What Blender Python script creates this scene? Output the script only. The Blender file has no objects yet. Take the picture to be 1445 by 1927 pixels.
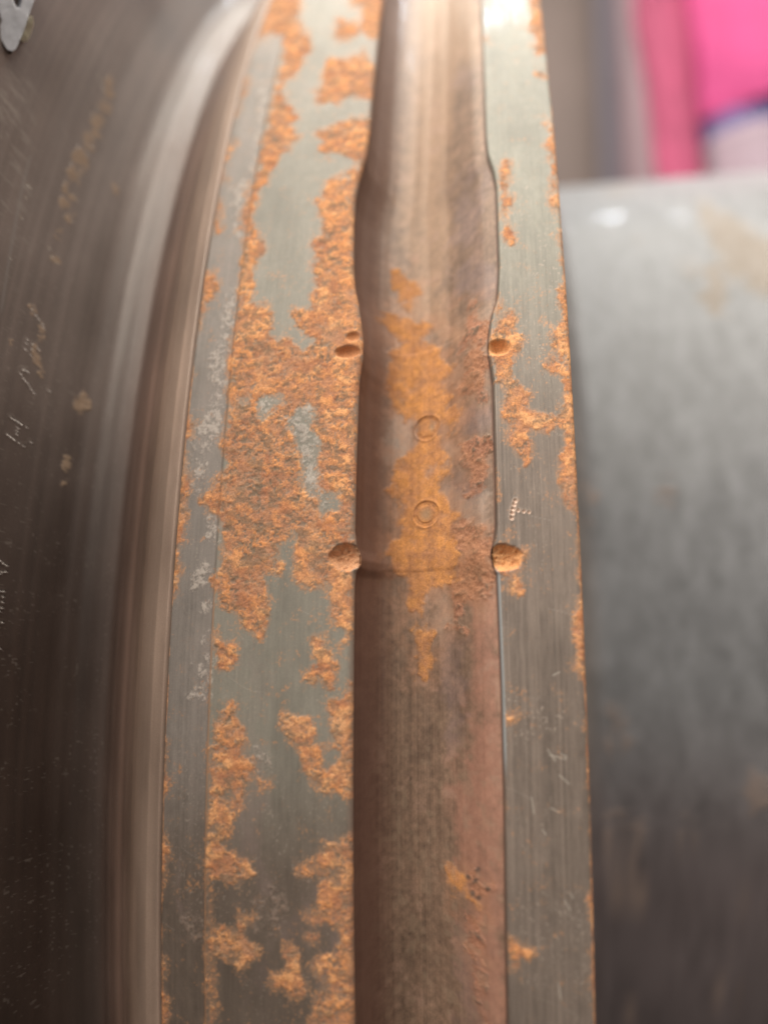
import bpy, bmesh, math, random
import numpy as np

# ------------------------------------------------------------------ units
# "u" = 0.107 m.  The rotor is laid out in u and scaled on the way out.
S = 0.107
CAM_Z = 0.40
F = 1391.0                                   # focal length, photo pixels
YAW, PITCH = 0.1288, 0.1234
R = 2.9646                                   # hub land radius (u)
YC, ZC = 3.9645, -0.2059                     # rotor axis, u from the camera
XL, XT, XA, XB, XR = -0.4378, -0.3718, -0.1732, 0.0231, 0.1340

scene = bpy.context.scene
rng = np.random.default_rng(7)
random.seed(7)

# ------------------------------------------------------------------ camera
cam_d = bpy.data.cameras.new("camera")
cam = bpy.data.objects.new("camera", cam_d)
scene.collection.objects.link(cam)
scene.camera = cam
cam.location = (0, 0, CAM_Z)
cam.rotation_euler = (math.pi / 2 + PITCH, 0, YAW)
cam_d.sensor_fit = 'VERTICAL'
cam_d.sensor_height = 36.0
cam_d.lens = F / 1927.0 * 36.0
cam_d.clip_start = 0.01
cam_d.clip_end = 100
cam_d.dof.use_dof = True
cam_d.dof.focus_distance = 1.06 * S
cam_d.dof.aperture_fstop = cam_d.lens / 1000 / (0.044 * S)

# ------------------------------------------------------------------ world + lamps
world = bpy.data.worlds.new("World")
scene.world = world
world.use_nodes = True
bg = world.node_tree.nodes["Background"]
bg.inputs[0].default_value = (0.84, 0.71, 0.65, 1)
bg.inputs[1].default_value = 0.38

def area(name, loc, target, sx, sy, power, col):
    d = bpy.data.lights.new(name, 'AREA')
    d.shape = 'RECTANGLE'; d.size = sx; d.size_y = sy
    d.energy = power; d.color = col
    o = bpy.data.objects.new(name, d)
    scene.collection.objects.link(o)
    o.location = loc
    from mathutils import Vector
    o.rotation_euler = (Vector(target) - Vector(loc)).to_track_quat('-Z', 'Y').to_euler()
    return o
area("skylight", (-0.4, -0.55, 3.4), (-0.1, 0.2, 0.4), 5.0, 4.6, 385, (1.0, 0.93, 0.80))
area("side_fill", (-2.2, -1.9, 1.5), (0, 0.2, 0.4), 1.8, 1.6, 40, (1.0, 0.88, 0.78))  # added fill lamp for light from the left, its source unseen

for lx, ly, e in ((0.05, 0.32, 5), (0.15, 0.46, 3), (0.515, 1.42, 3.6), (0.77, 1.26, 2.0)):
    o = area("ceiling_lamp", (lx, ly, 3.3), (lx, ly, 0), .07, .07, e, (0.82, 0.9, 1.0))
    o.data.shape = 'DISK'

scene.view_settings.view_transform = 'Standard'
scene.view_settings.look = 'None'
scene.view_settings.exposure = 0.14
scene.view_settings.gamma = 1.0

# ------------------------------------------------------------------ noise
LAT = rng.random((12, 256, 256))
def vnoise(x, y, k=0):
    L = LAT[k % 12]
    xi = np.floor(x).astype(int); yi = np.floor(y).astype(int)
    fx = x - xi; fy = y - yi
    fx = fx * fx * (3 - 2 * fx); fy = fy * fy * (3 - 2 * fy)
    a = L[yi & 255, xi & 255]; b = L[yi & 255, (xi + 1) & 255]
    c = L[(yi + 1) & 255, xi & 255]; d = L[(yi + 1) & 255, (xi + 1) & 255]
    return (a * (1 - fx) + b * fx) * (1 - fy) + (c * (1 - fx) + d * fx) * fy
def fbm(x, y, octv=4, k=0, gain=0.55):
    s = 0; a = 1; t = 0
    for i in range(octv):
        s = s + a * (vnoise(x * 2 ** i + 17.3 * i, y * 2 ** i + 5.1 * i, k + i) - 0.5)
        t += a; a *= gain
    return s / t * 2                        # about -1..1
def sstep(a, b, x):
    t = np.clip((x - a) / (b - a), 0, 1)
    return t * t * (3 - 2 * t)
def lerp(a, b, t):
    return a + (b - a) * t

# ------------------------------------------------------------------ image pixel mapping of the rotor surface
# (camera projection to image pixels; outlines traced there place
#  the marks on the metal)
cy_, sy_, cp_, sp_ = math.cos(YAW), math.sin(YAW), math.cos(PITCH), math.sin(PITCH)
def project(x, y, z):
    """u coordinates relative to the camera -> image pixels"""
    xc = cy_ * x + sy_ * y
    yh = -sy_ * x + cy_ * y
    f = cp_ * yh + sp_ * z
    v = -sp_ * yh + cp_ * z
    f = np.maximum(f, 0.05)
    return 722.5 + F * xc / f, 963.5 - F * v / f
def ray(px, py):
    X = (px - 722.5) / F; V = (963.5 - py) / F
    yh = cp_ - sp_ * V; z = sp_ + cp_ * V
    return np.array([cy_ * X - sy_ * yh, sy_ * X + cy_ * yh, z])
def hit_phi(px, py, rad):
    d = ray(px, py)
    a = d[1] ** 2 + d[2] ** 2; b = -2 * (d[1] * YC + d[2] * ZC); c = YC ** 2 + ZC ** 2 - rad ** 2
    disc = max(b * b - 4 * a * c, 0)
    t = (-b - math.sqrt(disc)) / (2 * a)
    p = d * t
    return p, math.atan2(p[2] - ZC, YC - p[1])
def surf(X, rad, phi):
    return X, YC - rad * np.cos(phi), ZC + rad * np.sin(phi)

ys = np.arange(2050, -125, -1.95)
PHI_D = np.array([hit_phi(700, y, R)[1] for y in ys])
PHI_D = np.sort(np.unique(PHI_D))
step = math.radians(2.0)
n_rest = int((2 * math.pi - (PHI_D[-1] - PHI_D[0])) / step)
PHI_REST = np.linspace(PHI_D[-1], PHI_D[0] + 2 * math.pi, n_rest)

# ------------------------------------------------------------------ traced stains (each list: origin x, y and outline at 3.284 per image pixel)
K = 3.284
def raster(polys, blur=4):
    g = np.zeros((964, 723), np.float32)
    for ox, oy, w, pts in polys:
        p = np.array(pts, float) / K + [ox, oy]
        p = p / 2
        x0, y0 = np.floor(p.min(0)).astype(int) - 1; x1, y1 = np.ceil(p.max(0)).astype(int) + 2
        x0 = max(x0, 0); y0 = max(y0, 0); x1 = min(x1, 723); y1 = min(y1, 964)
        if x1 <= x0 or y1 <= y0: continue
        gx, gy = np.meshgrid(np.arange(x0, x1) + .5, np.arange(y0, y1) + .5)
        ins = np.zeros(gx.shape, bool)
        for i in range(len(p)):
            ax, ay = p[i]; bx, by = p[(i + 1) % len(p)]
            if ay == by: continue
            c = ((ay > gy) != (by > gy)) & (gx < (bx - ax) * (gy - ay) / (by - ay) + ax)
            ins ^= c
        sub = g[y0:y1, x0:x1]
        if w < 0: sub[ins] = 0
        else: sub[ins] = np.maximum(sub[ins], w)
    for _ in range(3):
        for ax in (0, 1):
            k = np.ones(blur) / blur
            g = np.apply_along_axis(lambda m: np.convolve(np.pad(m, blur, mode='edge'), k, 'same')[blur:-blur], ax, g)
    return g
def samp(g, px, py):
    x = np.clip(px / 2 - .5, 0, 721.99); y = np.clip(py / 2 - .5, 0, 962.99)
    xi = x.astype(int); yi = y.astype(int); fx = x - xi; fy = y - yi
    return (g[yi, xi] * (1 - fx) + g[yi, xi + 1] * fx) * (1 - fy) + (g[yi + 1, xi] * (1 - fx) + g[yi + 1, xi + 1] * fx) * fy

A = (300, 0); B = (300, 450); C_ = (280, 900); D_ = (280, 1400)
E_ = (680, 0); F_ = (680, 450); G_ = (680, 900); H_ = (700, 1400)
def P(o, w, pts): return (o[0], o[1], w, pts)
RUST = [
 P(A,1,[(640,60),(680,-30),(880,-30),(850,130),(930,240),(940,300),(880,350),(850,450),(760,500),(760,600),(830,650),(870,700),(830,760),(790,780),(870,830),(850,880),(770,900),(700,1040),(640,1130),(600,1200),(575,1400),(640,1490),(660,1540),(610,1600),(600,1650),(500,1650),(510,1500),(500,1400),(520,1240),(580,1080),(620,900),(660,740),(690,560),(740,400),(770,270),(740,200),(600,240),(560,280),(600,150)]),
 P(A,1,[(1070,100),(1200,110),(1230,180),(1190,235),(1050,240),(1080,180)]),
 P(A,1,[(1150,-30),(1400,-30),(1380,150),(1340,240),(1250,210),(1230,120),(1260,60),(1170,40)]),
 P(A,1,[(1040,350),(1110,350),(1180,350),(1250,300),(1310,340),(1330,440),(1320,560),(1300,640),(1240,590),(1200,570),(1120,620),(1010,620),(970,665),(945,600),(950,550),(1000,520),(980,430)]),
 P(A,1,[(960,760),(1010,790),(1080,770),(1150,710),(1240,720),(1310,710),(1310,900),(1290,1000),(1230,1120),(1200,1200),(1200,1400),(1190,1650),(960,1650),(970,1560),(910,1500),(920,1460),(1000,1440),(980,1340),(930,1250),(960,1220),(1010,1210),(1020,1130),(1070,1070),(1170,1040),(1220,1010),(1180,970),(1100,930),(1040,960),(990,970),(980,920),(1000,870),(940,800)]),
 P(A,1,[(520,440),(550,460),(540,600),(490,600)]), P(A,1,[(470,640),(500,640),(480,740),(450,720)]),
 P(A,1,[(450,830),(485,840),(440,960),(390,980)]), P(A,1,[(390,1060),(430,1090),(400,1130),(360,1110)]),
 P(A,1,[(350,1210),(385,1250),(360,1430),(315,1450),(330,1280)]),
 P(B,1,[(510,-10),(650,-10),(650,60),(600,130),(570,200),(580,290),(540,370),(590,390),(660,350),(680,400),(690,540),(700,630),(740,600),(790,540),(800,600),(830,640),(900,680),(960,600),(860,560),(800,440),(840,400),(920,410),(920,340),(960,270),(940,180),(970,130),(950,50),(920,-10),(1190,-10),(1190,200),(1225,380),(1255,560),(1260,760),(1235,880),(1228,1100),(1215,1380),(1190,1650),(1120,1650),(1130,1560),(1080,1540),(1000,1530),(960,1430),(990,1330),(980,1200),(920,1170),(960,1100),(950,1040),(900,1010),(820,1060),(760,1110),(820,1180),(820,1280),(870,1370),(860,1480),(900,1560),(980,1600),(980,1650),(250,1650),(280,1590),(330,1540),(340,1440),(400,1400),(370,1280),(380,1210),(420,1120),(430,1000),(400,920),(430,840),(415,750),(450,620),(480,480),(480,380),(460,300),(500,200)]),
 P(B,-1,[(590,960),(700,930),(740,920),(740,1020),(690,1050),(640,1140),(590,1100)]),
 P(B,-1,[(480,950),(560,950),(540,1010),(480,990)]),
 P(B,.62,[(680,740),(750,740),(760,800),(700,830)]),
 P(B,1,[(265,190),(340,185),(370,290),(340,360),(300,360),(280,440),(240,440),(255,280)]),
 P(B,1,[(230,440),(260,440),(240,550),(200,560)]), P(B,1,[(190,660),(235,665),(215,700),(190,690)]),
 P(B,1,[(180,800),(220,800),(230,840),(185,855)]), P(B,1,[(155,1070),(205,1080),(205,1230),(140,1240)]),
 P(B,1,[(135,1270),(160,1280),(165,1430),(150,1600),(150,1650),(90,1650),(105,1450)]),
 P(C_,1,[(390,-10),(940,-10),(960,110),(1060,170),(1100,200),(1180,170),(1220,60),(1250,80),(1240,200),(1245,330),(1200,370),(1130,330),(1120,420),(1110,560),(1120,650),(1060,680),(960,670),(890,620),(900,560),(880,480),(900,400),(890,300),(860,330),(800,380),(780,440),(820,500),(820,590),(790,605),(760,580),(700,600),(700,680),(720,760),(735,860),(715,960),(685,1010),(650,960),(560,900),(540,830),(480,820),(430,800),(415,700),(370,660),(380,600),(420,600),(430,470),(440,330),(430,210),(370,180),(300,160),(310,100),(390,60)]),
 P(C_,1,[(400,880),(440,900),(440,980),(540,1000),(530,1080),(500,1190),(450,1190),(400,1160),(395,1000)]),
 P(C_,1,[(500,1340),(560,1380),(550,1460),(590,1560),(580,1650),(380,1650),(410,1560),(390,1500),(440,1490),(430,1410),(480,1400)]),
 P(C_,1,[(1000,920),(1060,950),(1080,1010),(1120,1060),(1130,1100),(1170,1120),(1165,1200),(1130,1290),(1080,1300),(1070,1220),(1000,1260),(925,1240),(930,1170),(1010,1165),(1040,1130),(990,1100),(985,1000)]),
 P(C_,1,[(1120,600),(1255,590),(1260,900),(1240,1030),(1170,1060),(1170,1000),(1200,960),(1200,900),(1150,880),(1100,930),(1090,880),(1130,840),(1110,720)]),
 P(C_,1,[(1200,1240),(1265,1250),(1265,1650),(1150,1650),(1130,1560),(1090,1500),(1100,1360),(1180,1370)]),
 P(C_,1,[(780,1420),(850,1430),(850,1460),(900,1440),(1000,1470),(1040,1560),(1000,1620),(960,1650),(880,1650),(860,1600),(800,1560)]),
 P(C_,1,[(655,1590),(715,1600),(690,1650)]),
 P(C_,1,[(170,-10),(235,-10),(235,200),(210,340),(180,480),(215,530),(165,620),(145,750),(95,770),(105,600),(140,400)]),
 P(C_,1,[(60,1590),(115,1600),(115,1650),(50,1650)]),
 P(D_,.9,[(370,-10),(560,-10),(570,80),(680,110),(640,170),(590,250),(580,360),(540,440),(490,450),(500,540),(470,560),(470,640),(510,650),(560,720),(610,680),(650,780),(600,830),(480,860),(400,830),(340,780),(330,700),(340,500),(360,250),(360,130)]),
 P(D_,-1,[(440,270),(510,260),(510,350),(450,350)]),
 P(D_,1,[(880,-10),(1160,-10),(1262,-10),(1262,350),(1200,330),(1190,290),(1130,260),(1100,310),(1050,280),(1010,210),(970,180),(910,150),(920,80)]),
 P(D_,-1,[(1060,20),(1190,30),(1160,90),(1090,150),(1070,90)]),
 P(D_,.9,[(660,210),(770,190),(730,250),(690,310)]),
 P(D_,.78,[(1180,560),(1265,520),(1270,800),(1275,1750),(980,1750),(1000,1600),(1000,1540),(1080,1440),(1000,1380),(1000,1330),(1040,1280),(1100,1280),(1190,1200),(1130,1130),(1050,1100),(940,1050),(940,1010),(1010,960),(1030,880),(1010,800),(890,800),(890,750),(1010,700),(1050,650),(1070,590)]),
 P(D_,1,[(1195,560),(1265,520),(1270,800),(1275,1750),(1225,1750),(1200,1400),(1215,1000)]),
 P(D_,.85,[(520,970),(570,980),(560,1030),(670,1030),(660,1090),(590,1130),(600,1200),(700,1260),(690,1310),(620,1330),(600,1390),(540,1390),(480,1330),(370,1300),(330,1240),(360,1120),(440,1110),(550,1140),(560,1060)]),
 P(D_,1,[(820,1220),(900,1230),(925,1290),(920,1400),(970,1470),(970,1540),(870,1580),(830,1500),(780,1480),(740,1490),(740,1390),(830,1400),(850,1330),(820,1290)]),
 P(D_,.8,[(930,1170),(1000,1140),(1060,1190),(1020,1230),(950,1210)]),
 P(D_,.75,[(345,780),(385,780),(378,1000),(392,1400),(385,1750),(340,1750),(345,1200),(358,1000)]),
 P(D_,1,[(55,-10),(100,-10),(105,180),(125,330),(60,330)]),
 P(D_,1,[(35,540),(80,560),(130,660),(110,760),(75,820),(75,980),(35,990)]),
 P(D_,1,[(50,1280),(110,1290),(100,1390),(80,1440),(75,1560),(135,1600),(110,1640),(90,1750),(30,1750),(35,1500)]),
 # right land
 P(E_,1,[(860,950),(920,960),(900,1040),(910,1200),(950,1260),(900,1290),(890,1350),(950,1440),(940,1520),(870,1500),(860,1300),(840,1100)]),
 P(E_,1,[(760,200),(805,215),(795,275),(755,275)]),
 P(E_,1,[(1020,-30),(1105,-30),(1140,300),(1130,330),(1040,310),(1070,240),(1020,160),(1030,60)]),
 P(E_,1,[(1060,410),(1130,430),(1150,490),(1070,480)]),
 P(E_,1,[(1100,740),(1160,720),(1190,900),(1220,1110),(1240,1300),(1160,1300),(1150,1200),(1170,1060),(1150,920),(1100,900),(1110,850),(1150,820)]),
 P(E_,1,[(1210,1390),(1250,1390),(1260,1650),(1205,1590)]),
 P(F_,1,[(1210,50),(1250,-10),(1265,250),(1285,490),(1310,900),(1330,1250),(1345,1650),(1210,1650),(1220,1560),(1190,1420),(1240,1300),(1240,1180),(1190,1150),(1160,1190),(1100,1180),(1040,1160),(1010,1220),(1050,1290),(1020,1400),(980,1410),(990,1340),(930,1300),(880,1240),(910,1160),(840,1080),(870,980),(880,900),(820,880),(790,730),(790,590),(820,500),(880,480),(910,420),(970,470),(950,540),(1000,600),(980,650),(920,720),(930,870),(980,880),(1020,950),(1010,1000),(1060,1050),(1120,1070),(1200,1110),(1230,1080),(1210,1030),(1240,930),(1220,850),(1120,790),(1110,760),(1160,710),(1180,680),(1160,620),(1170,560),(1230,510),(1250,440),(1200,360),(1210,270),(1240,280),(1230,100)]),
 P(F_,-1,[(1190,680),(1250,690),(1240,750),(1200,750)]),
 P(F_,.9,[(1080,460),(1130,460),(1165,540),(1090,520)]),
 P(F_,.8,[(815,1450),(850,1480),(855,1620),(815,1610)]),
 P(F_,.8,[(830,300),(865,320),(845,470),(800,470)]),
 P(G_,1,[(1230,-10),(1340,-10),(1355,300),(1368,650),(1380,800),(1400,1200),(1420,1650),(1390,1650),(1375,1400),(1380,1240),(1330,1200),(1310,1140),(1340,1040),(1300,970),(1280,870),(1300,820),(1350,790),(1325,480),(1330,200),(1250,180),(1215,170)]),
 P(G_,1,[(1350,1530),(1390,1500),(1410,1560),(1360,1560)]),
 P(G_,.85,[(880,280),(920,300),(920,380),(870,380)]),
 P(G_,.9,[(820,400),(1030,410),(1000,500),(940,570),(990,690),(970,740),(910,680),(900,620),(850,600),(810,540),(800,470)]),
 P(G_,.8,[(870,1430),(980,1440),(970,1480),(920,1510),(870,1480)]),
 P(G_,.8,[(805,-10),(835,-10),(855,130),(825,130)]),
 P(H_,1,[(820,1170),(870,1180),(930,1250),(1000,1270),(990,1310),(960,1340),(900,1300),(900,1370),(830,1390)]),
 P(H_,.8,[(805,290),(830,300),(825,400),(805,400)]),
 P(H_,.8,[(1335,-10),(1360,-10),(1405,1750),(1385,1750),(1370,1000)]),
 P(H_,1,[(1340,1430),(1400,1440),(1400,1500),(1350,1490)]), P(H_,1,[(1340,1640),(1410,1650),(1410,1750),(1350,1750)]),
 P(H_,.62,[(1310,900),(1390,900),(1395,1200),(1340,1130)]),
]
RUST.append(P(C_, 1, [(1080, 330), (1255, 350), (1262, 640), (1080, 620)]))
POWDER = [   # soft orange bloom in the groove
 P(F_,1,[(180,200),(260,190),(330,290),(340,400),(250,430),(200,330)]),
 P(F_,1,[(120,480),(220,450),(380,520),(400,640),(540,740),(540,960),(500,1000),(590,1080),(570,1170),(500,1150),(480,1110),(500,1230),(420,1280),(330,1250),(330,1130),(220,1090),(140,1020),(170,950),(160,800),(200,680),(170,580)]),
 P(F_,1,[(330,1260),(440,1280),(520,1290),(540,1420),(500,1490),(470,1440),(470,1380),(400,1400),(380,1480),(450,1530),(490,1650),(210,1650),(190,1480),(230,1330)]),
 P(F_,.7,[(140,1170),(200,1180),(190,1220),(150,1220)]),
 P(G_,1,[(220,-10),(480,-10),(500,160),(560,210),(560,320),(580,360),(570,540),(520,560),(550,640),(440,650),(400,740),(370,760),(370,890),(320,900),(300,800),(250,720),(280,640),(200,580),(180,500),(160,420),(220,340),(240,280),(260,180)]),
 P(G_,.62,[(40,430),(170,440),(180,510),(60,510)]),
 P(G_,1,[(340,930),(440,950),(430,1050),(440,1180),(430,1290),(400,1300),(370,1230),(350,1140),(290,1100),(290,1040)]),
 P(H_,1,[(440,690),(520,700),(530,760),(590,790),(530,850),(610,930),(690,960),(680,1010),(630,1000),(600,940),(510,900),(470,820)]),
 P(F_,.6,[(70,430),(180,470),(170,560),(60,560)]),
]
CRUST = [    # dark mottled scale in the groove
 P(F_,1,[(600,1240),(690,1200),(780,1210),(790,1300),(730,1500),(650,1580),(630,1540),(650,1400),(600,1330)]),
 P(F_,.75,[(640,380),(690,340),(760,500),(770,760),(790,1000),(700,1010),(600,980),(540,950),(580,870),(640,830),(590,700),(600,560)]),
 P(G_,.9,[(540,300),(600,230),(740,300),(810,310),(800,420),(800,540),(810,700),(780,750),(700,700),(650,750),(640,850),(610,940),(540,940),(530,860),(580,800),(540,720),(540,600),(600,500),(580,400)]),
 P(H_,.75,[(600,1040),(700,1000),(700,1100),(680,1300),(720,1750),(630,1750),(640,1400),(570,1200)]),
 P(H_,.9,[(590,760),(660,760),(740,880),(700,930),(600,930),(560,850)]),
]
PALE = [
 P(A,.8,[(590,470),(660,500),(650,680),(600,960),(560,1140),(500,1500),(430,1400),(450,1250),(400,1180),(480,1130),(540,1050),(590,760)]),
 P(B,.9,[(440,260),(480,250),(450,600),(410,760),(400,880),(380,1000),(370,1200),(300,1290),(200,1300),(190,1240),(230,1080),(290,1040),(310,900),(300,760),(380,560),(390,420)]),
 P(B,1,[(830,1060),(930,1020),(930,1150),(970,1260),(960,1400),(1010,1530),(1100,1600),(920,1600),(870,1440),(860,1340),(830,1250)]),
 P(B,1,[(750,1080),(820,1080),(820,1140),(760,1150)]), P(B,1,[(590,960),(700,930),(690,1050),(640,1140),(600,1100)]),
 P(B,.8,[(180,1300),(300,1350),(250,1550),(180,1600),(160,1400)]),
 P(C_,.9,[(250,590),(330,520),(370,540),(360,620),(240,690)]), P(C_,.9,[(320,720),(390,720),(380,830),(290,800)]),
 P(C_,.85,[(340,900),(390,930),(390,1380),(290,1370),(200,1340),(300,1260),(330,1000)]),
 P(C_,1,[(230,1080),(265,1090),(255,1130),(230,1130)]), P(C_,.85,[(350,180),(430,200),(430,400),(350,380)]),
 P(C_,1,[(950,-10),(1170,-10),(1120,60),(1110,160),(1050,160),(960,90)]), P(C_,.9,[(900,220),(960,230),(950,270),(900,260)]),
 P(D_,.75,[(190,1060),(270,1020),(330,1080),(330,1210),(290,1240),(200,1160)]),
 P(D_,.6,[(620,900),(800,820),(860,1000),(820,1150),(640,1180)]), P(D_,.6,[(620,0),(740,0),(780,200),(660,200)]),
 P(D_,.65,[(890,750),(1010,700),(1000,860),(920,880)]),
]
GREY = [     # bare bluish steel in the groove
 P(F_,1,[(540,770),(620,760),(600,870),(550,880)]), P(F_,1,[(170,1060),(300,1120),(320,1260),(180,1400),(130,1300)]),
 P(F_,1,[(510,1210),(600,1220),(570,1340),(540,1500),(560,1560),(600,1650),(480,1650),(500,1500)]),
 P(F_,.8,[(380,1400),(460,1400),(460,1520),(330,1500)]), P(G_,1,[(480,-10),(560,20),(700,220),(740,60),(780,80),(760,240),(680,310),(560,220),(500,160)]),
 P(F_,.9,[(640,1440),(780,1440),(740,1650),(700,1650)]),
 P(G_,.6,[(420,600),(550,650),(560,850),(500,1000),(430,940),(390,760)]), P(F_,.6,[(170,1400),(140,1300),(230,1100),(190,1650),(150,1650)]),
]
PURPLE = [
 P(E_,.7,[(560,1100),(760,1000),(800,1250),(720,1500),(540,1560)]), P(E_,.7,[(580,370),(700,390),(720,560),(560,560)]),
 P(F_,1,[(540,140),(830,100),(830,400),(620,350),(530,300)]), P(F_,1,[(600,1040),(800,1040),(800,1200),(600,1190)]),
 P(F_,1,[(510,1400),(640,1380),(620,1560),(700,1600),(700,1650),(560,1650)]), P(G_,.9,[(560,0),(700,0),(740,240),(640,260)]),
 P(G_,.7,[(520,950),(640,950),(640,1642),(500,1642)]), P(H_,.7,[(500,1080),(600,1050),(640,1731),(520,1731)]),
]
TAN = [P(E_,1,[(330,-30),(700,-30),(740,130),(740,380),(600,380),(560,600),(560,900),(530,1200),(560,1400),(520,1560),(600,1650),(330,1650),(270,1500),(200,1250),(280,1000),(320,500),(330,100)]),
 P(F_,1,[(240,-10),(540,-10),(520,300),(560,700),(380,520),(200,460),(300,200)])]
RED = [P(G_,1,[(700,700),(840,600),(870,1650),(640,1650),(680,1200)]), P(H_,1,[(520,-10),(830,-10),(840,1750),(620,1750),(560,1000),(500,500)])]
G_RUST = .5 * raster(RUST, 4) + .5 * raster(RUST, 10); G_POW = raster(POWDER, 8); G_CRU = raster(CRUST, 6)
G_STAIN = raster(POWDER + CRUST, 34)
G_PALE = raster(PALE, 6); G_GREY = raster(GREY, 10); G_PUR = raster(PURPLE, 12)
G_TAN = raster(TAN, 18); G_RED = raster(RED, 20)
def E(cx, cy, rx, ry, w=1, n=14, tilt=0):
    pts = [(rx * math.cos(t) * math.cos(tilt) - ry * math.sin(t) * math.sin(tilt),
            rx * math.cos(t) * math.sin(tilt) + ry * math.sin(t) * math.cos(tilt)) for t in [2 * math.pi * i / n for i in range(n)]]
    return (0, 0, w, [((cx + a) * K, (cy + b) * K) for a, b in pts])
G_DISC = raster([E(155,760,16,20), E(124,872,9,20), E(119,910,6,8), E(22,645,4,8), E(217,355,8,14),
                 E(205,160,8,20,.8), E(208,178,10,8,.9), E(200,200,14,18,.75), E(184,228,12,16,.85), E(172,255,18,14,.75), E(170,275,14,12,.7),
                 E(150,295,13,16,.8), E(160,310,8,16,.75), E(138,325,12,16,.8), E(150,335,8,14,.8), E(127,350,8,12,.8), E(140,372,10,8,.9), E(120,385,10,12,.8), E(131,408,9,9,.95),
                 E(112,445,8,16,.6), E(103,487,16,9,.9,tilt=.4), E(64,585,10,12,.75), E(80,622,9,22,.85), E(70,665,9,22,.8), E(76,700,7,14,.75)], 3)
G_SHAFT = raster([E(1418,1485,30,42), E(1250,925,9,26,.9), E(1195,1550,14,14,.9), E(1175,1680,30,40,.7), E(1390,1880,9,12), E(1183,1912,12,14),
                  E(1105,920,10,24,.9), E(1110,980,8,12,.8), E(1105,1070,6,30,.7), E(1160,1370,30,60,.55), E(1160,1560,34,50,.5), E(1165,1640,40,60,.7), E(1290,1560,14,40,.4), E(1400,1700,20,60,.4), E(1340,1850,14,60,.5,tilt=.4)], 6)
G_SHTOP = raster([(0,0,1,[(1300*K,380*K),(1350*K,390*K),(1445*K,450*K),(1460*K,560*K),(1400*K,540*K),(1330*K,450*K)]),
                  E(1340,540,26,50,.95), E(1290,500,20,18,.8), E(1205,460,16,14,.7), E(1160,355,50,9,.8)], 10)

# ------------------------------------------------------------------ colours (linear albedo)
c3 = lambda *a: np.array(a, float)
def col_mix(c, d, w):
    return c + (d - c) * w[..., None]
ORANGE, ORANGE2, BROWN, DARK = c3(.60,.265,.11), c3(.72,.40,.20), c3(.38,.195,.12), c3(.095,.07,.055)

def rust_fields(X, s, px, py):
    """surface coordinates scaled to image pixels; returns mask, colour of rust, height"""
    u, v = X * F, s * F
    return u, v

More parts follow.
